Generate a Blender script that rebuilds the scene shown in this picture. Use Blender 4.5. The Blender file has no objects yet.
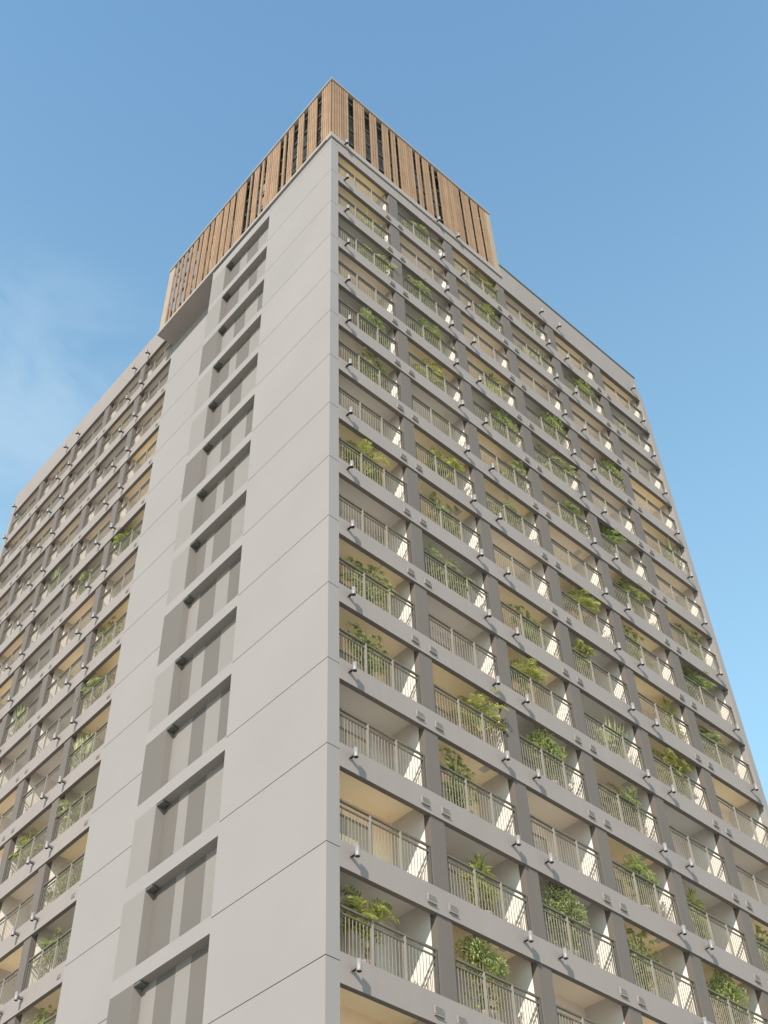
import bpy, math, random
from mathutils import Vector, Matrix

SC = bpy.context.scene
COL = SC.collection
R = math.radians

# ------------------------------------------------------------------ camera
CAMP = Vector((-15.719, -18.752, -49.848))
YAW, PITCH, ROLL = -0.09446, 0.79450, 0.01185
a = math.pi / 4 - YAW
fh = Vector((math.cos(a), math.sin(a), 0)); rt = Vector((math.sin(a), -math.cos(a), 0)); zz = Vector((0, 0, 1))
FW = fh * math.cos(PITCH) + zz * math.sin(PITCH)
up = -fh * math.sin(PITCH) + zz * math.cos(PITCH)
RT = rt * math.cos(ROLL) + up * math.sin(ROLL)
UP = -rt * math.sin(ROLL) + up * math.cos(ROLL)
FPX, PX, PY = 1211.33, 384 - 61.57, 512 + 87.19
cam = bpy.data.cameras.new('camera'); camo = bpy.data.objects.new('camera', cam); COL.objects.link(camo)
m = Matrix((RT, UP, -FW)).transposed().to_4x4(); m.translation = CAMP
camo.matrix_world = m
cam.sensor_fit = 'VERTICAL'; cam.sensor_height = 24; cam.lens = 24 * FPX / 1024
cam.shift_x = 61.57 / 1024; cam.shift_y = 87.19 / 1024
cam.clip_start = 0.1; cam.clip_end = 5000
SC.camera = camo
SC.render.resolution_x, SC.render.resolution_y = 768, 1024

# ------------------------------------------------------------------ light
SUN = Vector((-1.75, -1.0, 1.25)).normalized()
ELEV = math.asin(SUN.z)
sl = bpy.data.lights.new('sun', 'SUN'); slo = bpy.data.objects.new('sun', sl); COL.objects.link(slo)
slo.rotation_euler = SUN.to_track_quat('Z', 'Y').to_euler()
slo.location = (-60, -30, 40)
sl.energy = 2.0; sl.angle = R(0.5); sl.color = (1.0, 0.90, 0.78)
W = bpy.data.worlds.new('World'); SC.world = W; W.use_nodes = True
nt = W.node_tree; nt.nodes.clear()
out = nt.nodes.new('ShaderNodeOutputWorld'); bg = nt.nodes.new('ShaderNodeBackground')
sky = nt.nodes.new('ShaderNodeTexSky'); sky.sky_type = 'NISHITA'; sky.sun_disc = False
sky.sun_elevation = ELEV; sky.sun_rotation = math.atan2(SUN.x, SUN.y)
sky.air_density = 1.0; sky.dust_density = 0.0; sky.ozone_density = 3.0; sky.altitude = 50
bg.inputs['Strength'].default_value = 0.083
# thin cirrus, low on the left of the view, laid out by sky direction
tc = nt.nodes.new('ShaderNodeTexCoord')
mp = nt.nodes.new('ShaderNodeMapping'); mp.inputs['Scale'].default_value = (2.4, 3.0, 3.8); mp.inputs['Rotation'].default_value = (0.3, 0.5, 0.4)
nz = nt.nodes.new('ShaderNodeTexNoise'); nz.inputs['Scale'].default_value = 3.6; nz.inputs['Detail'].default_value = 7; nz.inputs['Roughness'].default_value = 0.55; nz.inputs['Distortion'].default_value = 0.5
rmp = nt.nodes.new('ShaderNodeMapRange'); rmp.inputs['From Min'].default_value = 0.30; rmp.inputs['From Max'].default_value = 0.66; rmp.interpolation_type = 'SMOOTHSTEP'
dt = nt.nodes.new('ShaderNodeVectorMath'); dt.operation = 'DOT_PRODUCT'
CLD = (RT * -0.30 + FW * 1.0 + UP * 0.08).normalized()
dt.inputs[1].default_value = CLD
rm2 = nt.nodes.new('ShaderNodeMapRange'); rm2.inputs['From Min'].default_value = 0.970; rm2.inputs['From Max'].default_value = 0.998; rm2.interpolation_type = 'SMOOTHSTEP'
mul = nt.nodes.new('ShaderNodeMath'); mul.operation = 'MULTIPLY'
mu2 = nt.nodes.new('ShaderNodeMath'); mu2.operation = 'MULTIPLY'; mu2.inputs[1].default_value = 0.42
mix = nt.nodes.new('ShaderNodeMixRGB'); mix.inputs[2].default_value = (1.75, 2.25, 2.65, 1)
L = nt.links.new
L(tc.outputs['Generated'], mp.inputs[0]); L(mp.outputs[0], nz.inputs['Vector']); L(nz.outputs['Fac'], rmp.inputs['Value'])
L(tc.outputs['Generated'], dt.inputs[0]); L(dt.outputs['Value'], rm2.inputs['Value'])
L(rmp.outputs[0], mul.inputs[0]); L(rm2.outputs[0], mul.inputs[1]); L(mul.outputs[0], mu2.inputs[0])
sx = nt.nodes.new('ShaderNodeSeparateXYZ'); L(tc.outputs['Generated'], sx.inputs[0])
rm3 = nt.nodes.new('ShaderNodeMapRange'); rm3.inputs['From Min'].default_value = 1.0; rm3.inputs['From Max'].default_value = 0.3
rm3.inputs['To Min'].default_value = 0.0; rm3.inputs['To Max'].default_value = 0.55; L(sx.outputs['Z'], rm3.inputs['Value'])
hz = nt.nodes.new('ShaderNodeMixRGB'); hz.inputs[2].default_value = (2.0, 3.2, 3.3, 1); L(rm3.outputs[0], hz.inputs[0])
tn = nt.nodes.new('ShaderNodeVectorMath'); tn.operation = 'MULTIPLY'; tn.inputs[1].default_value = (0.86, 1.0, 0.92)
L(sky.outputs[0], tn.inputs[0]); L(tn.outputs[0], hz.inputs[1])
L(mu2.outputs[0], mix.inputs[0]); L(hz.outputs[0], mix.inputs[1]); L(mix.outputs[0], bg.inputs[0]); L(bg.outputs[0], out.inputs[0])
SC.view_settings.view_transform = 'Standard'; SC.view_settings.look = 'None'
SC.view_settings.exposure = 2.09; SC.view_settings.gamma = 1.0

# ------------------------------------------------------------------ helpers
def srgb(r, g, b, k=1.0):
    f = lambda c: ((c / 255 + 0.055) / 1.055) ** 2.4 if c > 10 else c / 3294
    return (f(r) * k, f(g) * k, f(b) * k, 1)

def paint(name, col, rough=0.75, var=0.06, scale=0.35, bump=0.0, streak=0.0, spec=0.3, panel=0.0, board=0.0):
    """painted / rendered surface: broad uneven tone, faint fine grain, optional vertical weather streaks"""
    mt = bpy.data.materials.new(name); mt.use_nodes = True; n = mt.node_tree; b = n.nodes['Principled BSDF']
    b.inputs['Roughness'].default_value = rough
    b.inputs['Specular IOR Level'].default_value = spec
    g = n.nodes.new('ShaderNodeNewGeometry')
    z1 = n.nodes.new('ShaderNodeTexNoise'); z1.inputs['Scale'].default_value = scale; z1.inputs['Detail'].default_value = 5
    z2 = n.nodes.new('ShaderNodeTexNoise'); z2.inputs['Scale'].default_value = 14; z2.inputs['Detail'].default_value = 3
    ad = n.nodes.new('ShaderNodeMath'); ad.operation = 'MULTIPLY_ADD'; ad.inputs[1].default_value = 0.35
    mr = n.nodes.new('ShaderNodeMapRange'); mr.inputs['From Min'].default_value = 0.45; mr.inputs['From Max'].default_value = 0.9
    mr.inputs['To Min'].default_value = 1 - var; mr.inputs['To Max'].default_value = 1 + var
    n.links.new(g.outputs['Position'], z1.inputs['Vector']); n.links.new(g.outputs['Position'], z2.inputs['Vector'])
    n.links.new(z2.outputs['Fac'], ad.inputs[0]); n.links.new(z1.outputs['Fac'], ad.inputs[2]); n.links.new(ad.outputs[0], mr.inputs['Value'])
    sc = n.nodes.new('ShaderNodeVectorMath'); sc.operation = 'SCALE'; sc.inputs[0].default_value = col[:3]
    last = mr.outputs[0]
    if streak:
        mpp = n.nodes.new('ShaderNodeMapping'); mpp.inputs['Scale'].default_value = (3.2, 3.2, 0.12)
        z3 = n.nodes.new('ShaderNodeTexNoise'); z3.inputs['Scale'].default_value = 1.0; z3.inputs['Detail'].default_value = 4
        m3 = n.nodes.new('ShaderNodeMapRange'); m3.inputs['From Min'].default_value = 0.35; m3.inputs['From Max'].default_value = 0.65
        m3.inputs['To Min'].default_value = 1 - streak; m3.inputs['To Max'].default_value = 1.0
        mm = n.nodes.new('ShaderNodeMath'); mm.operation = 'MULTIPLY'
        n.links.new(g.outputs['Position'], mpp.inputs[0]); n.links.new(mpp.outputs[0], z3.inputs['Vector']); n.links.new(z3.outputs['Fac'], m3.inputs['Value'])
        n.links.new(last, mm.inputs[0]); n.links.new(m3.outputs[0], mm.inputs[1]); last = mm.outputs[0]
    if panel:      # each storey-high panel is a touch lighter or darker than its neighbours
        sx_ = n.nodes.new('ShaderNodeSeparateXYZ'); n.links.new(g.outputs['Position'], sx_.inputs[0])
        fl = n.nodes.new('ShaderNodeMath'); fl.operation = 'MULTIPLY_ADD'; fl.inputs[1].default_value = 1 / 3.0; fl.inputs[2].default_value = -2.82 / 3.0 + 40
        f2 = n.nodes.new('ShaderNodeMath'); f2.operation = 'FLOOR'; wn = n.nodes.new('ShaderNodeTexWhiteNoise'); wn.noise_dimensions = '1D'
        m4 = n.nodes.new('ShaderNodeMapRange'); m4.inputs['To Min'].default_value = 1 - panel; m4.inputs['To Max'].default_value = 1 + panel
        mm = n.nodes.new('ShaderNodeMath'); mm.operation = 'MULTIPLY'
        n.links.new(sx_.outputs['Z'], fl.inputs[0]); n.links.new(fl.outputs[0], f2.inputs[0]); n.links.new(f2.outputs[0], wn.inputs['W'])
        n.links.new(wn.outputs['Value'], m4.inputs['Value']); n.links.new(last, mm.inputs[0]); n.links.new(m4.outputs[0], mm.inputs[1]); last = mm.outputs[0]
    if board:      # board-to-board colour change
        m5 = n.nodes.new('ShaderNodeMapRange'); m5.inputs['To Min'].default_value = 1 - board; m5.inputs['To Max'].default_value = 1 + board
        mm = n.nodes.new('ShaderNodeMath'); mm.operation = 'MULTIPLY'
        n.links.new(g.outputs['Random Per Island'], m5.inputs['Value']); n.links.new(last, mm.inputs[0]); n.links.new(m5.outputs[0], mm.inputs[1]); last = mm.outputs[0]
    n.links.new(last, sc.inputs['Scale']); n.links.new(sc.outputs[0], b.inputs['Base Color'])
    if bump:
        bp = n.nodes.new('ShaderNodeBump'); bp.inputs['Strength'].default_value = bump; bp.inputs['Distance'].default_value = 0.02
        n.links.new(z2.outputs['Fac'], bp.inputs['Height']); n.links.new(bp.outputs[0], b.inputs['Normal'])
    return mt

def leafmat(name, c1, c2, trans=0.35):
    mt = bpy.data.materials.new(name); mt.use_nodes = True; n = mt.node_tree; b = n.nodes['Principled BSDF']; o = n.nodes['Material Output']
    b.inputs['Roughness'].default_value = 0.5
    g = n.nodes.new('ShaderNodeNewGeometry')
    z = n.nodes.new('ShaderNodeTexNoise'); z.inputs['Scale'].default_value = 3.0; z.inputs['Detail'].default_value = 3
    mr = n.nodes.new('ShaderNodeMapRange'); mr.inputs['From Min'].default_value = 0.3; mr.inputs['From Max'].default_value = 0.7
    ad = n.nodes.new('ShaderNodeMath'); ad.operation = 'MULTIPLY_ADD'; ad.inputs[1].default_value = 0.5
    mx = n.nodes.new('ShaderNodeMixRGB'); mx.inputs[1].default_value = c1; mx.inputs[2].default_value = c2
    tr = n.nodes.new('ShaderNodeBsdfTranslucent'); ms = n.nodes.new('ShaderNodeMixShader'); ms.inputs[0].default_value = trans
    n.links.new(g.outputs['Position'], z.inputs['Vector']); n.links.new(z.outputs['Fac'], mr.inputs['Value'])
    n.links.new(g.outputs['Random Per Island'], ad.inputs[0]); 
    m2 = n.nodes.new('ShaderNodeMath'); m2.operation = 'MULTIPLY'; m2.inputs[1].default_value = 0.5
    n.links.new(mr.outputs[0], m2.inputs[0]); n.links.new(m2.outputs[0], ad.inputs[2]); n.links.new(ad.outputs[0], mx.inputs[0])
    n.links.new(mx.outputs[0], b.inputs['Base Color']); n.links.new(mx.outputs[0], tr.inputs['Color'])
    n.links.new(b.outputs[0], ms.inputs[1]); n.links.new(tr.outputs[0], ms.inputs[2]); n.links.new(ms.outputs[0], o.inputs['Surface'])
    return mt

M = {
 'wall':   paint('warm_grey_render', (0.182, 0.167, 0.159, 1), 0.85, 0.035, 0.25, 0.08, 0.0, panel=0.015),
 'beam':   paint('grey_beam_paint', (0.183, 0.159, 0.146, 1), 0.8, 0.04, 0.4, 0.06, 0.03),
 'joint':  paint('joint_sealant', (0.13, 0.125, 0.12, 1), 0.9),
 'soffit_shade': paint('painted_soffit_shade', (0.084, 0.072, 0.063, 1), 0.9),  # shade under beams put into the colour
 'column': paint('dark_column_paint', (0.094, 0.079, 0.069, 1), 0.8, 0.05, 0.4, 0.06, 0.03),
 'light_stripe': paint('pale_stripe_paint', (0.154, 0.140, 0.129, 1), 0.85, 0.03),
 'dark_stripe': paint('taupe_stripe_paint', (0.093, 0.082, 0.073, 1), 0.85, 0.03),
 'divider': paint('white_divider_paint', (0.558, 0.515, 0.464, 1), 0.85, 0.03),
 'grey':   paint('grey_white_ceiling', (0.546, 0.511, 0.469, 1), 0.9, 0.04),
 'tan':    paint('tan_ceiling', (0.739, 0.634, 0.502, 1), 0.9, 0.04),
 'yellow': paint('cream_warm_lit', (0.918, 0.757, 0.511, 1), 0.9, 0.05),  # warm indoor light painted into the ceilings as cream
 'bgrey':  paint('grey_back_wall', (0.504, 0.461, 0.418, 1), 0.9, 0.05),
 'btan':   paint('tan_back_wall', (0.686, 0.572, 0.466, 1), 0.9, 0.05),
 'byellow': paint('sand_warm_lit', (0.820, 0.640, 0.427, 1), 0.9, 0.05),  # warm indoor light painted into the back walls as sand
 'rail':   paint('bronze_rail', (0.085, 0.072, 0.05, 1), 0.45, 0.1, 2.0, spec=0.5),
 'bar':    paint('beige_bar', (0.180, 0.160, 0.131, 1), 0.5, 0.06, 2.0, spec=0.5),
 'lamp':   paint('pale_lamp_metal', (0.174, 0.163, 0.157, 1), 0.45, 0.04, 2.0, spec=0.5),
 'black':  paint('lamp_black', (0.02, 0.02, 0.02, 1), 0.6),
 'vent':   paint('vent_grey', (0.194, 0.176, 0.161, 1), 0.7),
 'slat':   paint('timber_slat', (0.210, 0.129, 0.070, 1), 0.6, 0.14, 1.2, 0.1, 0.14, board=0.16),
 'slatback': paint('timber_back_board', (0.104, 0.066, 0.040, 1), 0.8, 0.12),
 'cap':    paint('pale_trim', (0.205, 0.185, 0.168, 1), 0.7, 0.04),
 'dark':   paint('dark_steel', (0.068, 0.068, 0.060, 1), 0.5),
 'olive':  paint('olive_grey_screen', (0.202, 0.189, 0.158, 1), 0.8, 0.1),
 'ground': paint('pale_concrete_paving', (0.70, 0.65, 0.58, 1), 0.9, 0.06, 0.1),
 'slit':   paint('vent_slit_grey', (0.140, 0.127, 0.116, 1), 0.8),
 'arm':    paint('shade_toned_lamp_arm', (0.11, 0.10, 0.095, 1), 0.6),  # arm colour darkened to carry its own shade and shadow
 'palewood': paint('pale_timber_edge', (0.235, 0.178, 0.125, 1), 0.7, 0.08, 1.0),
 'pot':    paint('clay_pot', (0.25, 0.20, 0.17, 1), 0.8),
 'stem':   paint('brown_stem', (0.14, 0.11, 0.06, 1), 0.8),
 'leaf_palm': leafmat('palm_leaf', (0.15, 0.185, 0.04, 1), (0.50, 0.48, 0.13, 1)),
 'leaf_bush': leafmat('shrub_leaf', (0.13, 0.17, 0.045, 1), (0.47, 0.48, 0.18, 1)),
 'leaf_dark': leafmat('dark_leaf', (0.085, 0.13, 0.035, 1), (0.33, 0.37, 0.11, 1)),
 'leaf_pale': leafmat('pale_leaf', (0.16, 0.19, 0.07, 1), (0.42, 0.43, 0.19, 1)),
}
glass = bpy.data.materials.new('window_glass'); glass.use_nodes = True
gb = glass.node_tree.nodes['Principled BSDF']; gb.inputs['Base Color'].default_value = (0.45, 0.39, 0.33, 1); gb.inputs['Roughness'].default_value = 0.3
M['glass'] = glass

def facade_right(u, d, z): return (u, d, z)
def facade_left(u, d, z): return (1.0 + d, u, z)      # the left facade stands one metre back

class MB:
    """collects boxes, tubes and leaf faces; one mesh per build()"""
    def __init__(s, fmap=None, o=(0, 0, 0)):
        s.v = []; s.f = []; s.mi = []; s.mats = []; s.sm = []; s.fm = fmap or facade_right; s.o = o; s.flip = fmap is facade_left
    def mat(s, k):
        if k not in s.mats: s.mats.append(k)
        return s.mats.index(k)
    def P(s, u, d, z):
        x, y, zz_ = s.fm(u, d, z); return (x - s.o[0], y - s.o[1], zz_ - s.o[2])
    def face(s, idx, k, smooth=False):
        s.f.append(tuple(reversed(idx)) if s.flip else tuple(idx)); s.mi.append(s.mat(k)); s.sm.append(smooth)
    def box(s, u0, u1, d0, d1, z0, z1, k, bottom=None, front=None):
        b = len(s.v)
        for z in (z0, z1):
            for (u, d) in ((u0, d0), (u1, d0), (u1, d1), (u0, d1)): s.v.append(s.P(u, d, z))
        s.face((b, b+3, b+2, b+1), bottom or k); s.face((b+4, b+5, b+6, b+7), k)
        s.face((b, b+1, b+5, b+4), front or k); s.face((b+1, b+2, b+6, b+5), k)
        s.face((b+2, b+3, b+7, b+6), k); s.face((b+3, b, b+4, b+7), k)
    def tube(s, pts, rad, k, n=8, cap0=None, cap1=None):
        rads = rad if isinstance(rad, (list, tuple)) else [rad] * len(pts)
        pts = [Vector(p) for p in pts]; b = len(s.v)
        for i, p in enumerate(pts):
            t = (pts[min(i+1, len(pts)-1)] - pts[max(i-1, 0)]).normalized()
            x = t.orthogonal().normalized(); y = t.cross(x)
            for j in range(n):
                q = p + (x * math.cos(2*math.pi*j/n) + y * math.sin(2*math.pi*j/n)) * rads[i]
                s.v.append(s.P(*q))
        for i in range(len(pts)-1):
            for j in range(n):
                s.face((b+i*n+j, b+i*n+(j+1) % n, b+(i+1)*n+(j+1) % n, b+(i+1)*n+j), k, True)
        s.face(tuple(reversed(range(b, b+n))), cap0 or k); e = b+(len(pts)-1)*n; s.face(tuple(range(e, e+n)), cap1 or k)
    def poly(s, pts, k):
        b = len(s.v); s.v += [s.P(*p) for p in pts]; s.face(tuple(range(b, b+len(pts))), k)
    def mesh(s, name):
        me = bpy.data.meshes.new(name); me.from_pydata(s.v, [], s.f)
        for k in s.mats: me.materials.append(M[k])
        me.polygons.foreach_set('material_index', s.mi); me.polygons.foreach_set('use_smooth', s.sm); me.update()
        return me
    def build(s, name, parent=None, props=None):
        return place(name, s.mesh(name), s.o, parent, props)

WL = {}
def place(name, data, loc, parent=None, props=None):
    """link an object at a world location, keeping plain local coordinates under its parent"""
    o = bpy.data.objects.new(name, data); COL.objects.link(o); loc = Vector(loc)
    if parent: o.parent = parent; o.location = loc - WL[parent.name]
    else: o.location = loc
    WL[o.name] = loc
    for k, v in (props or {}).items(): o[k] = v
    return o

def on_screen(p):
    d = Vector(p) - CAMP; w = d.dot(FW)
    return PX + FPX * d.dot(RT) / w, PY - FPX * d.dot(UP) / w

ORD = ['first', 'second', 'third', 'fourth', 'fifth', 'sixth', 'seventh', 'eighth', 'ninth', 'tenth', 'eleventh', 'twelfth', 'thirteenth', 'fourteenth', 'fifteenth', 'sixteenth', 'seventeenth', 'eighteenth']
# ------------------------------------------------------------------ setting
GZ = -51.45
g = MB(); g.poly([(-1500, -1500, GZ), (1500, -1500, GZ), (1500, 1500, GZ), (-1500, 1500, GZ)], 'ground')
g.build('ground', None, {'kind': 'structure'})

# ------------------------------------------------------------------ the tower: grid measured from the picture, 3 m storeys
F = 3.0; ZB = 5.29; BH = 0.77; ZJ = 2.82; ZR = 5.38
NROW = 15
tower = place('apartment_tower', None, (0, 0, GZ), None, {
    'label': 'tall grey apartment tower with stacked plant filled balconies and timber slatted rooftop box', 'category': 'building'})
PILL_R = [3.92 + 3.68 * j for j in range(5)]; END_R = 22.2
PILL_L = [17.69 + 3.696 * j for j in range(4)]; END_L = 32.2
CW = 0.265

# corner wall: storey-high panels with open joints over a dark backing
cw = MB()
zs = [6.1] + [ZJ - F * k for k in range(-1, 18)]
zs = sorted(set(z for z in zs if z <= 6.1 and z > GZ + .5), reverse=True) + [GZ]
J = 0.014
for i in range(len(zs) - 1):
    z1, z0 = zs[i] - (J if i else 0), zs[i+1] + (J if i < len(zs) - 2 else 0)
    cw.box(0, 0.42, 0, 4.65, z0, z1, 'wall')
cw.box(0.02, 0.40, 0.02, 4.63, GZ, 6.1, 'joint')
cw.build('corner_wall', tower)
sw = MB()
for i in range(len(zs) - 1):
    z1, z0 = zs[i] - (J if i else 0), zs[i+1] + (J if i < len(zs) - 2 else 0)
    sw.box(1.0, 1.42, 9.37, 14.37, z0, 6.34 if i == 0 else z1, 'wall')
sw.box(1.02, 1.40, 9.40, 14.35, GZ, 6.3, 'joint')
sw.box(1.42, 3.4, 14.15, 14.365, GZ, 8.2, 'divider')
sw.build('side_wall', tower)

# recessed strip: bars, a flush block at its left, striped infill set back behind
random.seed(5)
PAT = {13: 'D', 10: 'D', 8: 'D', 5: 'D', 2: 'D'}
for k in range(0, 17):
    zb = ZR - F * k; zt = zb + 0.52
    if k == 0: zt = 6.21
    b = MB(); b.box(0.0, 0.40, 4.65, 9.35, zb, zt, 'wall', bottom='light_stripe'); b.build('strip_bar', tower)  # bar underside painted darker than the bar to stand for shade
    z0, z1 = zb - F + 0.52, zb
    s = MB()
    first = PAT.get(k, 'L')
    c = ['dark_stripe', 'light_stripe']; ci = 0 if first == 'D' else 1
    s.box(0.0, 0.42, 8.2, 9.35, z0, z1, c[ci])
    if k == 13: cuts = [8.2, 7.49, 6.59, 5.88, 4.65]
    elif k == 12: cuts = [8.2, 7.08, 6.6, 5.62, 4.65]
    else:
        cuts = [8.2]; w = [random.uniform(.6, 1.15) for _ in range(4)]; t = 3.3 / sum(w)
        if first == 'L': w[1] *= .7
        t = 3.3 / sum(w); x = 8.2
        for q in w[:3]: x -= q * t; cuts.append(x)
        cuts.append(4.65)
    for i in range(4):
        ci = 1 - ci
        y1, y0 = cuts[i], cuts[i+1]
        s.box(0.31 + (i % 2) * .004, 0.44, y0, y1, z0, z1, c[ci])
        if i == 0: s.box(0.004, 0.31, 8.188, 8.2, z0, z1, 'light_stripe')
    st = s.build('striped_panel', tower)
    v = MB(); v.box(0.02, 0.24, 7.86, 8.186, zb - 0.08, zb - 0.002, 'dark'); v.build('air_outlet', st)

# inner core, roof slabs and podium
c = MB()
c.box(1.76, 22.46, 1.76, 14.1, GZ, 5.2, 'olive'); c.box(3.5, 22.46, 14.2, 32.1, GZ, 5.1, 'olive'); c.box(0.44, 1.7, 4.7, 9.3, GZ, 6.0, 'olive')
c.box(3.42, 10.6, 14.4, 32.2, GZ, 9.4, 'olive')
c.box(11.46, 22.3, 0.3, 30, 6.1, 7.2, 'cap')
c.build('core_wall', tower)
lw = MB()
lw.box(0.43, 22.5, 0.05, 1.7, GZ, ZB - F * 16, 'wall'); lw.box(1.05, 2.7, 14.38, 32.5, GZ, ZB - F * 16 , 'wall')
lw.build('podium_wall', tower)

# end pilasters
e = MB(); e.box(22.2, 22.52, 0.0, 0.281, GZ, 5.30, 'wall'); e.box(22.24, 22.52, .34, 32, GZ, 5.2, 'wall'); e.build('end_pilaster', tower)
e = MB(facade_left); e.box(END_L, 32.52, 0.0, 0.281, GZ, 8.30, 'wall'); e.box(32.24, 32.52, .34, 16, GZ, 8.2, 'wall'); e.build('end_pilaster', tower)

# columns
for fm, PL, zt in ((facade_right, PILL_R, ZB + .3), (facade_left, PILL_L, ZB + F + .3)):
    for u in PL:
        o = fm(u, 0.05, GZ)
        b = MB(fm, o); b.box(u - CW, u + CW, 0.05, 0.28, GZ, zt, 'column'); b.build('column', tower)

# slab edge beams, one per storey and facade, with the small vents beside every other column
vents = []
def vent_mb(fm, u, zb, o):
    v = MB(fm, o); z = zb + 0.18
    if fm is facade_left:
        v.box(u - .11, u + .11, -0.025, -0.001, z + .03, z + .20, 'beam')
        for i in range(4): v.box(u - .09, u + .09, -0.031, -0.026, z + .05 + i * .035, z + .062 + i * .035, 'slit')
        return v
    v.box(u - .14, u + .14, -0.04, -0.001, z + .05, z + .25, 'vent')
    v.box(u - .15, u + .15, -0.065, -0.001, z, z + .025, 'vent', bottom='slit')
    for i in range(4): v.box(u - .12, u + .12, -0.05, -0.041, z + .07 + i * .045, z + .085 + i * .045, 'slit')
    return v
def beam(fm, u0, u1, zb, zt):
    o = fm(u0, 0, zb); b = MB(fm, o); b.box(u0, u1, 0.0, 0.16, zb, zt, 'beam', bottom='soffit_shade')  # underside face painted dark as shade
    return b.build('beam', tower)
for k in range(0, 17):
    zb = ZB - F * k
    if k == 0: bm_ = beam(facade_right, 0.42, 11.44, zb, 6.12)
    else: bm_ = beam(facade_right, 0.42, 22.2, zb, zb + BH)
    for j in (0, 2, 4):
        for s_ in (-1, 1):
            u = PILL_R[j] - .1 + s_ * .375
            if k and u > .5: vents.append((facade_right, u, zb, bm_))
pr = MB(); pr.box(11.44, 22.3, 0.0, 0.2, ZB + .008, 7.5, 'beam', bottom='soffit_shade'); pr.box(22.1, 22.3, 0.2, 30, 6.0, 7.5, 'beam'); pr.box(22.3, 22.52, 0.0, 30, 5.302, 6.06, 'beam')
pr.box(11.46, 22.33, -0.04, 0.24, 7.5, 7.63, 'dark'); pr.box(22.08, 22.33, .24, 30, 7.5, 7.63, 'dark')
pr.build('roof_parapet', tower)
for k in range(-1, 17):
    zb = ZB - F * k
    bm_ = beam(facade_left, 14.37, END_L if k > -1 else 32.52, zb + (.008 if k == -1 else 0), zb + (BH if k > -1 else 2.2))
    us = [14.37 + .3] + [PILL_L[j] + s_ * .375 for j in (1, 3) for s_ in (-1, 1)]
    if k > -1:
        for u in us: vents.append((facade_left, u, zb, bm_))
def vsize(v):
    p = v[0](v[1], 0, v[2] + .3); x, y = on_screen(p)
    off = max(0, -x, x - 768, -y, y - 1024)
    return (off > 5, (Vector(p) - CAMP).length * (1 if v[0] is facade_right else 1.25))
vents.sort(key=vsize)
for fm, u, zb, bm_ in vents[:100]:
    vent_mb(fm, u, zb, fm(u, 0, zb)).build('vent', bm_)
rest = MB()
for fm, u, zb, bm_ in vents[100:]:
    q = vent_mb(fm, u, zb, (0, 0, 0)); b0 = len(rest.v); rest.v += q.v
    for f_, mi in zip(q.f, q.mi): rest.f.append(tuple(i + b0 for i in f_)); rest.mi.append(rest.mat(q.mats[mi])); rest.sm.append(False)
rest.build('vents', tower, {'kind': 'stuff'})

# balconies
TINT_R = ["YGYTYY", "YTTTGG", "GGTTTG", "TGYGTY", "GYGTTY", "TGYTGT", "GYYTYY", "YYTYYG", "GGYGYT", "YGYGYY", "YYGTGG", "GYTYGY", "YGGYYT", "GYTYTG", "YTGTYG"]
TINT_L = ["GGGTG", "GTGGT", "GGGTG", "YGTGG", "TTGGT", "YGGTG", "GTGYG", "YYGTG", "YGGYT", "YGTGY", "GTYGT", "YGTYG", "GYTGY", "TGYTG", "YGTGY", "GYGTY"]
KEY = {'Y': ('yellow', 'byellow'), 'T': ('tan', 'btan'), 'G': ('grey', 'bgrey')}  # Y bays carry warm interior light as surface colour
BD = 1.55
cache = {}
def balcony_pieces(fm, w, t, hatch, last):
    """ceiling slab, walls, glazing and railing of one bay, origin at the bay's start on the beam's lower edge of the row above"""
    ky = (fm.__name__, round(w, 3), t, hatch, last)
    if ky in cache: return cache[ky]
    BD = 1.55 if fm is facade_right else 2.2
    ceil, back = KEY[t]; zc = 0.51; zf = BH - F
    O = fm(0, 0, 0)
    out_ = {}
    mk = lambda: MB(fm, O)
    b = mk(); b.box(-.25, w + .25, 0.162, BD + .2, zc, BH - .03, ceil); out_['balcony'] = b
    b = mk(); b.box(-.02, w + .02, BD, BD + .18, zf, zc, back); out_['back_wall'] = b
    b = mk(); b.box(w + .004, w + (.48 if not last else .036), 0.283, BD, zf, zc, 'divider'); out_['divider_wall'] = b
    b = mk(); x0, x1 = .55, min(2.45, w - .6)
    b.box(x0, x1, BD - .05, BD - .002, zf + 2.1, zf + 2.17, 'bar'); b.box(x0, x0 + .06, BD - .05, BD - .002, zf, zf + 2.1, 'bar'); b.box(x1 - .06, x1, BD - .05, BD - .002, zf, zf + 2.1, 'bar')
    b.box((x0+x1)/2 - .03, (x0+x1)/2 + .03, BD - .05, BD - .002, zf, zf + 2.1, 'bar'); b.box(x0 + .06, x1 - .06, BD - .03, BD - .004, zf + .05, zf + 2.1, 'glass'); out_['glass_door'] = b
    b = mk(); ht = zf + 1.27; dr = .12
    b.box(.02, w - .02, dr - .035, dr + .035, ht - .05, ht, 'rail'); b.box(.02, w - .02, dr - .02, dr + .02, ht - .22, ht - .18, 'rail')
    for q in range(4):
        u = .05 + (w - .1) * q / 3
        if q in (0, 3): b.box(u - .022, u + .022, dr - .03, dr + .03, zf + .001, ht - .05, 'dark')
        else: b.box(u - .022, u + .022, dr - .045, dr + .018, zf + .001, ht - .051, 'bar')
    n = int(w / .115)
    for q in range(1, n):
        u = .05 + (w - .1) * q / n
        b.box(u - .0055, u + .0055, dr - .009, dr + .009, zf + .002, ht - .22, 'bar')
    out_['railing'] = b
    if hatch:
        b = mk(); b.box(w - .62, w - .36, .55, .85, zc - .012, zc - .001, 'bgrey'); out_['ceiling_hatch'] = b
    cache[ky] = (out_, {})
    return cache[ky]
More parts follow.
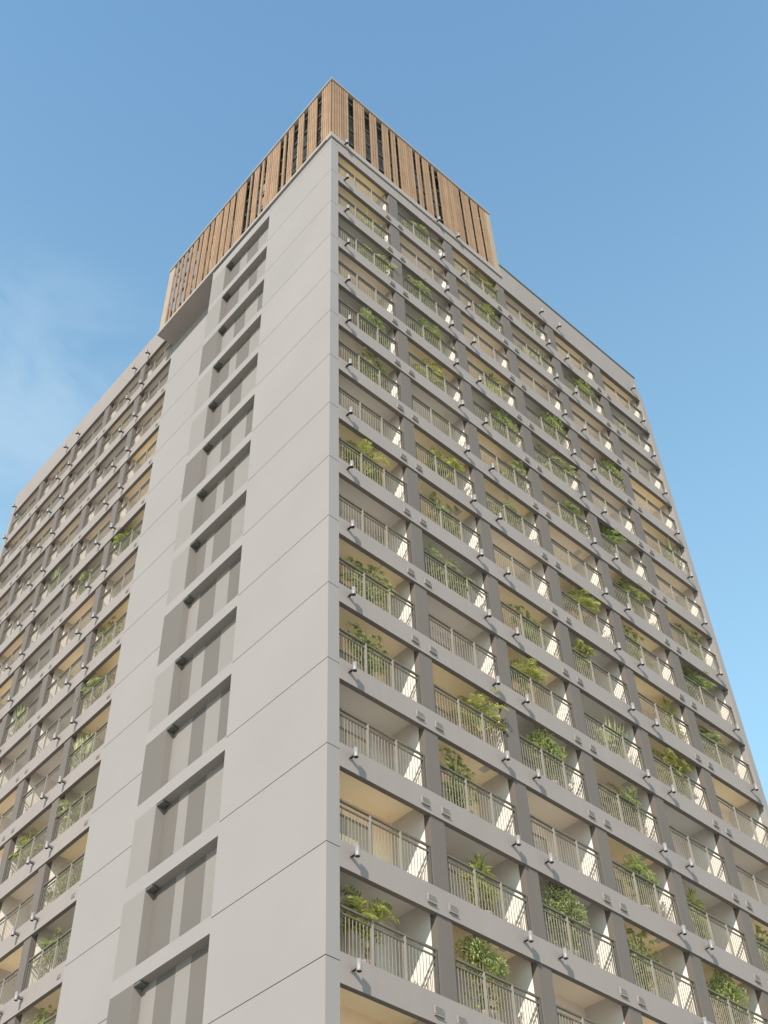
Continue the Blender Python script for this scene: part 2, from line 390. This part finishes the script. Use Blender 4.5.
bays = []
for r in range(0, NROW):
    for i in range(6):
        u0 = .42 if i == 0 else PILL_R[i-1] + CW; u1 = PILL_R[i] - CW if i < 5 else END_R
        bays.append((facade_right, r, i, u0, u1, TINT_R[r][i]))
for r in range(-1, NROW):
    for i in range(5):
        u0 = 14.37 if i == 0 else PILL_L[i-1] + CW; u1 = PILL_L[i] - CW if i < 4 else END_L
        bays.append((facade_left, r, i, u0, u1, TINT_L[r+1][i]))
def barea(bay):
    fm, r, i, u0, u1, t = bay; zb = ZB - F * r
    q = [on_screen(fm(u, 0, z)) for u, z in ((u0, zb), (u1, zb), (u1, zb - 2.2), (u0, zb - 2.2))]
    q = [(min(max(x, 0), 768), min(max(y, 0), 1024)) for x, y in q]
    return -abs(sum(q[n_][0] * q[(n_+1) % 4][1] - q[(n_+1) % 4][0] * q[n_][1] for n_ in range(4)))
bays.sort(key=barea)
rest = MB()
for n_, (fm, r, i, u0, u1, t) in enumerate(bays):
    zb = ZB - F * r; loc = fm(u0, 0, zb); loc = (loc[0] - fm(0, 0, 0)[0] + fm(0, 0, 0)[0], loc[1], loc[2])
    pcs, me = balcony_pieces(fm, u1 - u0, t, fm is facade_right and i in (1, 3), u1 in (END_R, END_L))
    if n_ < 100:
        for k_ in pcs:
            if k_ not in me: me[k_] = pcs[k_].mesh(k_)
        bo = place('balcony', me['balcony'], loc, tower)
        for k_ in pcs:
            if k_ != 'balcony': place(k_, me[k_], loc, bo)
    else:
        for k_, q in pcs.items():
            b0 = len(rest.v); rest.v += [(x + loc[0], y + loc[1], z + loc[2]) for x, y, z in q.v]
            for f_, mi in zip(q.f, q.mi): rest.f.append(tuple(j + b0 for j in f_)); rest.mi.append(rest.mat(q.mats[mi])); rest.sm.append(False)
rest.build('balconies', tower, {'kind': 'stuff'})

# rooftop box: cornice, timber slat panels with dark gaps, rails and screen behind
ZS, ZT = 6.62, 13.05
CX, CY = 11.44, 14.36
cr = MB()
cr.box(-.07, CX, -.07, 0.3, 6.215, ZS, 'cap', bottom='beam'); cr.box(-.07, .3, .3, CY, 6.345, ZS, 'cap', bottom='beam')
cr.box(0.3, CX, 0.3, CY, 6.36, 6.5, 'beam'); 
cr.box(0.012, 1.0, 9.36, CY - .02, 6.338, 6.359, 'beam')
cr.box(CX - .3, CX, .3, CY, 6.5, ZS, 'cap')
cr.box(0.0, .42, 0.0, 9.3, 6.12, 6.214, 'soffit_shade')  # gap below the cornice filled with the painted shade tone
rs = cr.build('rooftop_box', tower)
t = MB(); t.box(-.06, CX + .02, -.06, .12, ZT, 13.19, 'cap'); t.box(-.06, .12, .12, CY, ZT, 13.19, 'cap'); t.box(CX - .1, CX + .02, .12, CY, ZT, 13.19, 'cap'); t.box(.12, CX - .1, CY - .12, CY, ZT, 13.19, 'cap')
t.build('top_trim', rs)
GR = [(.06, 1.11), (1.42, 2.22), (2.52, 3.05), (3.38, 3.88), (4.0, 4.38), (4.52, 5.62), (5.78, 6.13), (6.27, 6.80), (6.96, 7.18), (7.43, 9.05), (9.18, 9.80), (9.92, 10.49), (10.60, 11.06)]
GL = [(.06, .82), (1.12, 1.91), (2.18, 2.69), (3.02, 3.51), (3.65, 3.92), (4.14, 5.33), (5.49, 5.78), (5.92, 6.42), (6.57, 6.77), (7.07, 7.97), (8.12, 8.55), (8.66, 9.12), (9.25, 9.9), (10.02, 10.35), (10.5, 11.0), (11.12, 11.4), (11.56, 11.98), (12.12, 12.35), (12.55, 12.85), (12.98, 13.22), (13.4, 13.62)]
def slat_panel(a0, a1, left):
    fm = (lambda u, d, z: (d, u, z)) if left else facade_right
    b = MB(fm); b.flip = left
    n = max(1, round((a1 - a0) / .155)); p = (a1 - a0) / n
    for q in range(n):
        u = a0 + q * p
        b.box(u + p * .15, u + p * .85, 0.0, 0.04, ZS, ZT, 'slat')
    b.box(a0 + .01, a1 - .01, 0.042, 0.06, ZS, ZT, 'slatback')
    b.build('slat_panel', rs)
for a0, a1 in GR: slat_panel(a0 + .05 if a0 > .1 else a0, a1, False)
for a0, a1 in GL: slat_panel(a0 + (.04 if .1 < a0 < 8 else .02 if a0 > .1 else 0), a1 - (.02 if a1 < 8 else 0), True)
b = MB(); b.box(11.10, CX, 0.0, .1, ZS, ZT, 'palewood'); b.box(CX - .1, CX, .1, CY - .1, ZS, ZT, 'slatback'); b.build('end_panel', rs)
b = MB(); b.box(0.0, .1, 13.86, CY, ZS, ZT, 'palewood'); b.box(.1, CX - .1, CY - .1, CY, ZS, 9.3, 'slatback')
b.build('end_panel', rs)
b = MB()
for z in (7.6, 9.2, 10.8, 12.4):
    b.box(.14, CX - .12, .14, .22, z, z + .12, 'dark'); b.box(.14, .22, .22, CY - .12, z, z + .12, 'dark')
for u in (1.25, 3.2, 5.7, 9.1): b.box(u, u + .1, .24, .33, ZS, ZT, 'dark')
for u in (1.3, 4.0, 7.0, 10.0, 12.4): b.box(.24, .33, u, u + .1, ZS, ZT, 'dark')
b.build('screen_frame', rs)
b = MB(); b.box(.45, CX - .2, .45, 12.2, 6.5, 12.95, 'olive'); b.box(.121, CX - .3, .121, .46, 12.98, 13.045, 'dark'); b.box(.121, .46, .46, 12.2, 12.98, 13.045, 'dark'); b.box(.40, .449, .5, 9.0, 7.0, 8.2, 'dark'); b.box(.5, CX - 1, .40, .449, 7.0, 8.2, 'dark'); b.box(.40, .449, .5, 9.0, 11.6, 12.89, 'dark'); b.box(.5, CX - 1, .40, .449, 11.6, 12.89, 'dark'); b.build('plant_room', rs)

# ------------------------------------------------------------------ wall lamps
def lamp_meshes(fm):
    O = fm(0, 0, 0)
    s = MB(fm, O)
    s.tube([(0, -.25, .14), (0, -.25, -.14), (0, -.25, -.15)], [.066, .066, .062], 'lamp', 14, cap1='black')
    s.tube([(0, -.25, -.149), (0, -.25, -.156)], [.055, .055], 'black', 12)
    r_ = MB(fm, O); r_.box(-.04, .04, -.19, -.012, -.06, .02, 'arm', bottom='black'); r_.box(-.06, .06, -.012, -.001, -.09, .05, 'lamp')  # black arm underside is painted shade
    return s.mesh('lamp_shade'), r_.mesh('bracket')
LM = {facade_right: lamp_meshes(facade_right), facade_left: lamp_meshes(facade_left)}
def wall_lamp(fm, u, z, label, group):
    loc = fm(u, 0, z)
    if fm is facade_right: pass
    t_ = place('wall_lamp', None, loc, None, {'label': label, 'category': 'lamp', 'group': group})
    place('lamp_shade', LM[fm][0], loc, t_); place('bracket', LM[fm][1], loc, t_)
def seen(p, mrg=60):
    x, y = on_screen(p); return -mrg < x < 768 + mrg and -mrg < y < 1024 + mrg
for k in range(0, NROW + 1):
    zb = ZB - F * k; zl = zb + .44
    row = 'top beam' if k == 0 else ORD[k] + ' beam down'
    spots = [(.77, 'beside the corner wall'), (PILL_R[1] - .775, 'left of second pillar'), (PILL_R[1] + .575, 'right of second pillar'), (PILL_R[3] - .775, 'left of fourth pillar'), (PILL_R[3] + .575, 'right of fourth pillar'), (21.52, 'at the far end')]
    for u, w in spots:
        if k == 0 and u < 11: 
            z2 = 6.38; fmz = -.07
        else: z2 = zl
        if not seen((u, 0, z2)): continue
        loc_u = u
        wall_lamp(facade_right, u, z2, f'small grey wall lamp on {row} of right facade, {w}', 'wall lamps along the right facade beams')
for k in range(-1, NROW + 1):
    zb = ZB - F * k; zl = zb + .44
    row = 'top beam' if k == -1 else ORD[k + 1] + ' beam down'
    spots = [(PILL_L[0] - .675, 'right of nearest pillar'), (PILL_L[0] + .675, 'left of nearest pillar'), (PILL_L[2] - .675, 'right of third pillar'), (PILL_L[2] + .675, 'left of third pillar'), (31.9, 'at the far end')]
    for u, w in spots:
        if not seen((1, u, zl)): continue
        wall_lamp(facade_left, u, zl, f'small grey wall lamp on {row} of left facade, {w}', 'wall lamps along the left facade beams')

# ------------------------------------------------------------------ balcony plants
rnd = random.Random(11)
def V(*p): return Vector(p)
def leaf(mb, base, dirv, length, width, k, droop=0.25, fold=0.0):
    """one bent leaf blade of four points each side"""
    d = dirv.normalized(); side = d.cross(V(0, 0, 1))
    if side.length < .05: side = V(1, 0, 0)
    side.normalize(); n = side.cross(d)
    m1 = base + d * length * .45; tip = base + d * length - V(0, 0, droop * length)
    mb.poly([base, m1 + side * width * .5 + n * fold, tip, m1 - side * width * .5 + n * fold], k)
def frond(mb, base, az, elev, length, k, pairs=11, lw=.075, ll=.34):
    p = Vector(base); el = elev; step = length / pairs
    pts = [p.copy()]
    for i in range(pairs):
        d = V(math.cos(az) * math.cos(el), math.sin(az) * math.cos(el), math.sin(el))
        p = p + d * step; pts.append(p.copy()); el -= 1.6 / pairs * (0.5 + i / pairs)
        if i > 1:
            side = d.cross(V(0, 0, 1)).normalized()
            l_ = ll * (math.sin(math.pi * min(1, (i + 1) / (pairs + 1))) * .8 + .25)
            for s_ in (-1, 1):
                leaf(mb, p, side * s_ + d * .7 + V(0, 0, rnd.uniform(-.1, .25)), l_ * rnd.uniform(.85, 1.1), lw, k, .25)
    mb.tube(pts[::2] + [pts[-1]], [.012] * len(pts[::2]) + [.004], k, 4)
def mk_palm(seed, h=2.0, w=1.0):
    rnd.seed(seed); f = MB(); s = MB(); kk = rnd.choice(['leaf_palm', 'leaf_palm', 'leaf_dark'])
    for c_ in range(rnd.randint(3, 5)):
        x, y = rnd.uniform(-.18, .18), rnd.uniform(-.12, .12); th = h * rnd.uniform(.3, .55)
        s.tube([(x * .4, y * .4, .3), (x, y, th)], [.035, .022], 'stem', 6)
        for q in range(rnd.randint(6, 8)):
            frond(f, (x, y, th), rnd.uniform(0, 6.28), rnd.uniform(.75, 1.45), h * rnd.uniform(.40, .62), kk)
    return f, s
def mk_dracaena(seed, h=2.0, w=1.0):
    rnd.seed(seed); f = MB(); s = MB()
    for (x, y, th) in ((0, 0, h * .72), (.22, .05, h * .5), (-.2, -.05, h * .42), (.05, -.1, h * .28)):
        s.tube([(x * .3, y * .3, .3), (x, y, th)], [.03, .022], 'stem', 6)
        for q in range(46):
            el = rnd.uniform(-.25, 1.5); az = rnd.uniform(0, 6.28)
            leaf(f, V(x, y, th + rnd.uniform(-.12, .08)), V(math.cos(az) * math.cos(el), math.sin(az) * math.cos(el), math.sin(el)), rnd.uniform(.42, .66), .085, 'leaf_palm', .22)
    return f, s
def clump(f, c_, rx, ry, rz, n, ls, k, hollow=.45):
    for q in range(n):
        d = V(rnd.gauss(0, 1), rnd.gauss(0, 1), rnd.gauss(0, 1)).normalized()
        r_ = rnd.uniform(hollow, 1.0) ** .6
        p = V(c_[0] + d.x * rx * r_, c_[1] + d.y * ry * r_, c_[2] + d.z * rz * r_)
        o = (d + V(rnd.uniform(-.8, .8), rnd.uniform(-.8, .8), rnd.uniform(-.2, .9))).normalized()
        leaf(f, p, o, ls * rnd.uniform(.7, 1.3), ls * .55, k, .2, ls * .06)
def mk_bush(seed, h=2.0, w=1.0):
    rnd.seed(seed); f = MB(); s = MB(); k = 'leaf_bush' if seed % 3 else 'leaf_pale'
    for q in range(5): 
        x, y = rnd.uniform(-.3, .3), rnd.uniform(-.2, .2); s.tube([(0, 0, .25), (x * .6, y * .6, h * .45), (x, y, h * .72)], [.03, .02, .01], 'stem', 5)
    for q in range(20):
        a_ = rnd.uniform(0, 6.28); rr = rnd.uniform(.05, .48)
        c_ = (math.cos(a_) * rr, math.sin(a_) * rr * .8, h - .22 - rnd.uniform(0, .55) - rr * .35)
        R_ = rnd.uniform(.17, .28)
        clump(f, c_, R_, R_, R_ * .85, 125, .092, k)
    for q in range(10):
        clump(f, (rnd.uniform(-.4, .4), rnd.uniform(-.25, .25), rnd.uniform(.35, h - .7)), .2, .2, .22, 36, .11, 'leaf_dark')
    return f, s
def mk_broad(seed, h=2.0, w=1.0):
    rnd.seed(seed); f = MB(); s = MB(); k = rnd.choice(['leaf_dark', 'leaf_bush', 'leaf_dark'])
    for q in range(40):
        az = rnd.uniform(0, 6.28); rr = rnd.uniform(.1, .62); zt = h * rnd.uniform(.42, 1.0) - rr * .25
        tip = V(math.cos(az) * rr, math.sin(az) * rr * .75, zt)
        s.tube([(0, 0, .28), (tip.x * .35, tip.y * .35, zt * .75), tuple(tip)], [.014, .011, .007], 'leaf_dark', 4)
        L_ = rnd.uniform(.17, .28)
        for j in range(5):
            aa = az + (j - 2) * .5
            leaf(f, tip, V(math.cos(aa), math.sin(aa), rnd.uniform(-.15, .45)), L_ * (1 - abs(j - 2) * .12), L_ * .42, k, .3, .01)
    for q in range(14):
        clump(f, (rnd.uniform(-.42, .42), rnd.uniform(-.22, .22), rnd.uniform(.35, h * .86)), .2, .18, .2, 36, .12, k)
    return f, s
def mk_fern(seed, h=2.0, w=1.0):
    rnd.seed(seed); f = MB(); s = MB(); k = 'leaf_palm' if seed % 2 else 'leaf_pale'
    for c_ in range(4):
        x, y = (c_ - 1.5) * .26 + rnd.uniform(-.06, .06), rnd.uniform(-.14, .14); th = h * rnd.uniform(.25, .6)
        s.tube([(x * .5, y, .25), (x, y, th)], [.02, .014], 'stem', 5)
        for q in range(9):
            frond(f, (x, y, th), rnd.uniform(0, 6.28), rnd.uniform(.4, 1.3), h * rnd.uniform(.28, .42), k, 10, .06, .2)
        clump(f, (x, y, th * .7), .2, .18, .3, 45, .12, k)
    return f, s
def mk_grass(seed, h=1.6, w=1.0):
    rnd.seed(seed); f = MB(); s = MB()
    for q in range(170):
        x, y = rnd.uniform(-.4, .4), rnd.uniform(-.12, .12); az = rnd.uniform(0, 6.28); el = rnd.uniform(.9, 1.5)
        leaf(f, V(x * .7, y, .3 + rnd.uniform(0, .5)), V(math.cos(az) * math.cos(el), math.sin(az) * math.cos(el) * .6, math.sin(el)), h * rnd.uniform(.5, .78), .045, 'leaf_pale', .12)
    for q in range(6): clump(f, (rnd.uniform(-.4, .4), rnd.uniform(-.1, .1), rnd.uniform(.6, h - .2)), .16, .12, .16, 22, .1, 'leaf_dark')
    s.tube([(0, 0, .2), (0, 0, .5)], [.05, .03], 'stem', 5)
    return f, s
KINDS = {'palm': (mk_palm, 'palm_plant', 'feathery potted palm', 'palm'), 'dracaena': (mk_dracaena, 'dracaena_plant', 'spiky sword leaved potted plant', 'plant'),
         'bush': (mk_bush, 'potted_shrub', 'dense rounded potted shrub', 'shrub'), 'broadleaf': (mk_broad, 'broadleaf_plant', 'broad leaved potted plant', 'plant'),
         'fern': (mk_fern, 'potted_fern', 'loose ferny potted plants', 'fern'), 'grass': (mk_grass, 'potted_grass', 'thin grassy plant', 'plant')}
PROTO = {}
potm = MB(); potm.tube([(0, 0, 0), (0, 0, .3), (0, 0, .33)], [.17, .23, .24], 'pot', 14); POT = potm.mesh('pot')
for kd, (fn, nm, lb, ct) in KINDS.items():
    PROTO[kd] = []
    for q in range(3):
        f, s = fn(31 * q + len(kd)); fm_, sm_ = f.mesh('foliage'), s.mesh('stem')
        zs_ = [v.co.z for v in fm_.vertices]; xs_ = [abs(v.co.x) for v in fm_.vertices]
        PROTO[kd].append((fm_, sm_, sorted(zs_)[int(len(zs_) * .985)], sorted(xs_)[int(len(xs_) * .93)]))
PLANTS = [
 ('R',0,1,'fern',5.99,2.40,2.45), ('R',0,2,'fern',10.60,2.40,1.68), ('R',0,3,'grass',13.67,1.89,1.13), ('R',1,0,'grass',2.84,1.99,1.23), ('R',1,2,'bush',10.42,2.40,1.76),
 ('R',1,3,'grass',13.50,2.31,1.31), ('R',1,4,'bush',17.04,2.40,1.80), ('R',1,5,'grass',20.44,1.89,1.04), ('R',2,0,'fern',2.82,1.92,1.79), ('R',2,1,'fern',5.79,2.40,1.82),
 ('R',3,1,'palm',5.75,1.90,1.57), ('R',3,2,'dracaena',9.92,2.40,1.10), ('R',3,3,'bush',13.85,2.40,1.88), ('R',3,4,'bush',17.87,2.40,1.78), ('R',4,0,'bush',2.54,2.30,1.86),
 ('R',4,1,'palm',5.90,2.40,1.51), ('R',4,2,'bush',10.07,2.40,1.51), ('R',4,3,'fern',13.23,2.37,1.71), ('R',4,5,'grass',21.65,2.39,1.67), ('R',5,0,'broadleaf',2.57,2.40,1.79),
 ('R',5,2,'fern',10.32,2.40,1.51), ('R',5,3,'fern',13.89,2.23,1.86), ('R',5,4,'palm',16.46,2.40,1.34), ('R',6,1,'palm',6.14,2.19,2.20), ('R',6,2,'fern',9.57,2.06,1.59),
 ('R',6,4,'palm',17.03,2.40,1.84), ('R',6,5,'broadleaf',21.08,2.40,1.75), ('R',7,0,'palm',1.87,2.40,1.69), ('R',7,1,'broadleaf',5.92,2.40,2.64), ('R',7,3,'palm',13.23,2.40,1.82),
 ('R',7,4,'broadleaf',16.51,2.40,1.25), ('R',7,5,'palm',20.50,2.40,1.95), ('R',8,1,'fern',5.53,1.99,2.11), ('R',8,2,'broadleaf',9.70,2.18,2.50), ('R',8,3,'fern',12.55,2.40,1.23),
 ('R',8,4,'dracaena',17.86,2.40,2.04), ('R',8,5,'fern',20.45,2.39,1.69), ('R',9,0,'broadleaf',2.03,2.40,1.60), ('R',9,2,'palm',9.11,2.27,1.44), ('R',9,3,'grass',13.43,2.05,1.52),
 ('R',9,4,'fern',17.01,2.40,2.34), ('R',10,0,'broadleaf',1.92,2.24,1.43), ('R',10,1,'palm',6.48,2.35,1.95), ('R',10,2,'bush',9.60,2.40,2.71), ('R',10,3,'fern',13.45,2.19,3.01),
 ('R',11,1,'broadleaf',5.34,2.35,1.71), ('R',11,3,'bush',13.25,2.08,2.56), ('R',11,4,'dracaena',16.40,2.25,1.49), ('R',11,5,'broadleaf',19.79,2.26,1.54), ('R',12,1,'dracaena',5.99,2.10,1.87),
 ('R',12,2,'bush',9.30,2.40,2.07), ('R',12,3,'broadleaf',12.77,2.40,1.59), ('R',12,4,'bush',16.89,2.40,2.28), ('R',13,0,'palm',1.67,2.12,1.59), ('R',13,1,'bush',5.55,2.30,2.12),
 ('L',4,0,'palm',16.85,2.40,1.72), ('L',4,1,'fern',20.04,2.40,1.47), ('L',3,2,'grass',23.86,2.40,1.62), ('L',6,2,'grass',24.04,2.40,1.12), ('L',6,0,'broadleaf',16.83,2.40,1.63),
 ('L',7,0,'fern',16.73,2.40,2.05), ('L',8,0,'grass',16.94,2.23,2.27), ('L',9,0,'fern',16.52,1.90,2.52), ('L',9,1,'palm',20.29,2.23,2.20), ('L',10,0,'broadleaf',16.65,1.76,2.36),
 ('L',11,0,'fern',16.24,1.94,2.25), ('L',12,0,'broadleaf',16.55,2.17,1.69),
]
pr_ = random.Random(4)
for n_, (sd, r, b, kd, u, h, w) in enumerate(PLANTS):
    fm = facade_right if sd == 'R' else facade_left
    zf = ZB - F * (r + 1) + BH
    fn, nm, lb, ct = KINDS[kd]; pf, ps, ph, pw = PROTO[kd][n_ % 3]
    hs = (h - .0) / ph; ws = min(max((w / 2) / pw, .55), 1.05 if kd == 'palm' else 1.4)
    d = {'bush': .38, 'fern': .45, 'grass': .42}.get(kd, .52)
    loc = fm(u, d, zf)
    if sd == 'R': lab = f'{lb}, right facade, {ORD[r]} row from top, {ORD[b]} bay from corner'
    else: lab = f'{lb}, left facade, {ORD[r + 1]} row from top, {ORD[b]} bay from wall'
    t_ = place(nm, None, loc, None, {'label': lab, 'category': ct, 'group': 'plants on the balconies'})
    t_.rotation_euler = (0, 0, pr_.choice([0, math.pi]) + pr_.uniform(-.3, .3) + (0 if sd == 'R' else math.pi / 2))
    fo = place('foliage', pf, loc, t_); fo.scale = (ws, min(ws, .9) * .72, hs)
    so = place('stem', ps, loc, t_); so.scale = (ws, min(ws, .9) * .72, hs)
    place('pot', POT, loc, t_)

# cabinet with a slatted rack behind it, in the near balcony of the thirteenth row
fz = ZB - F * 13 + BH
cabn = place('balcony_cabinet', None, (1.35, 1.15, fz), None, {'label': 'cream cabinet with dark slatted rack behind railing, right facade, beside corner wall', 'category': 'cabinet'})
q = MB(); q.box(-.5, .5, -.18, .18, 0, 1.0, 'byellow'); q.box(-.52, .52, -.2, .2, 1.0, 1.03, 'yellow')
place('body', q.mesh('body'), (1.35, 1.15, fz), cabn)
q = MB()
for j in range(9): q.box(-.48 + j * .12, -.44 + j * .12, .2, .23, .2, 1.28, 'dark')
q.box(-.5, .54, .23, .25, 1.22, 1.28, 'dark')
place('rack', q.mesh('rack'), (1.35, 1.15, fz), cabn)
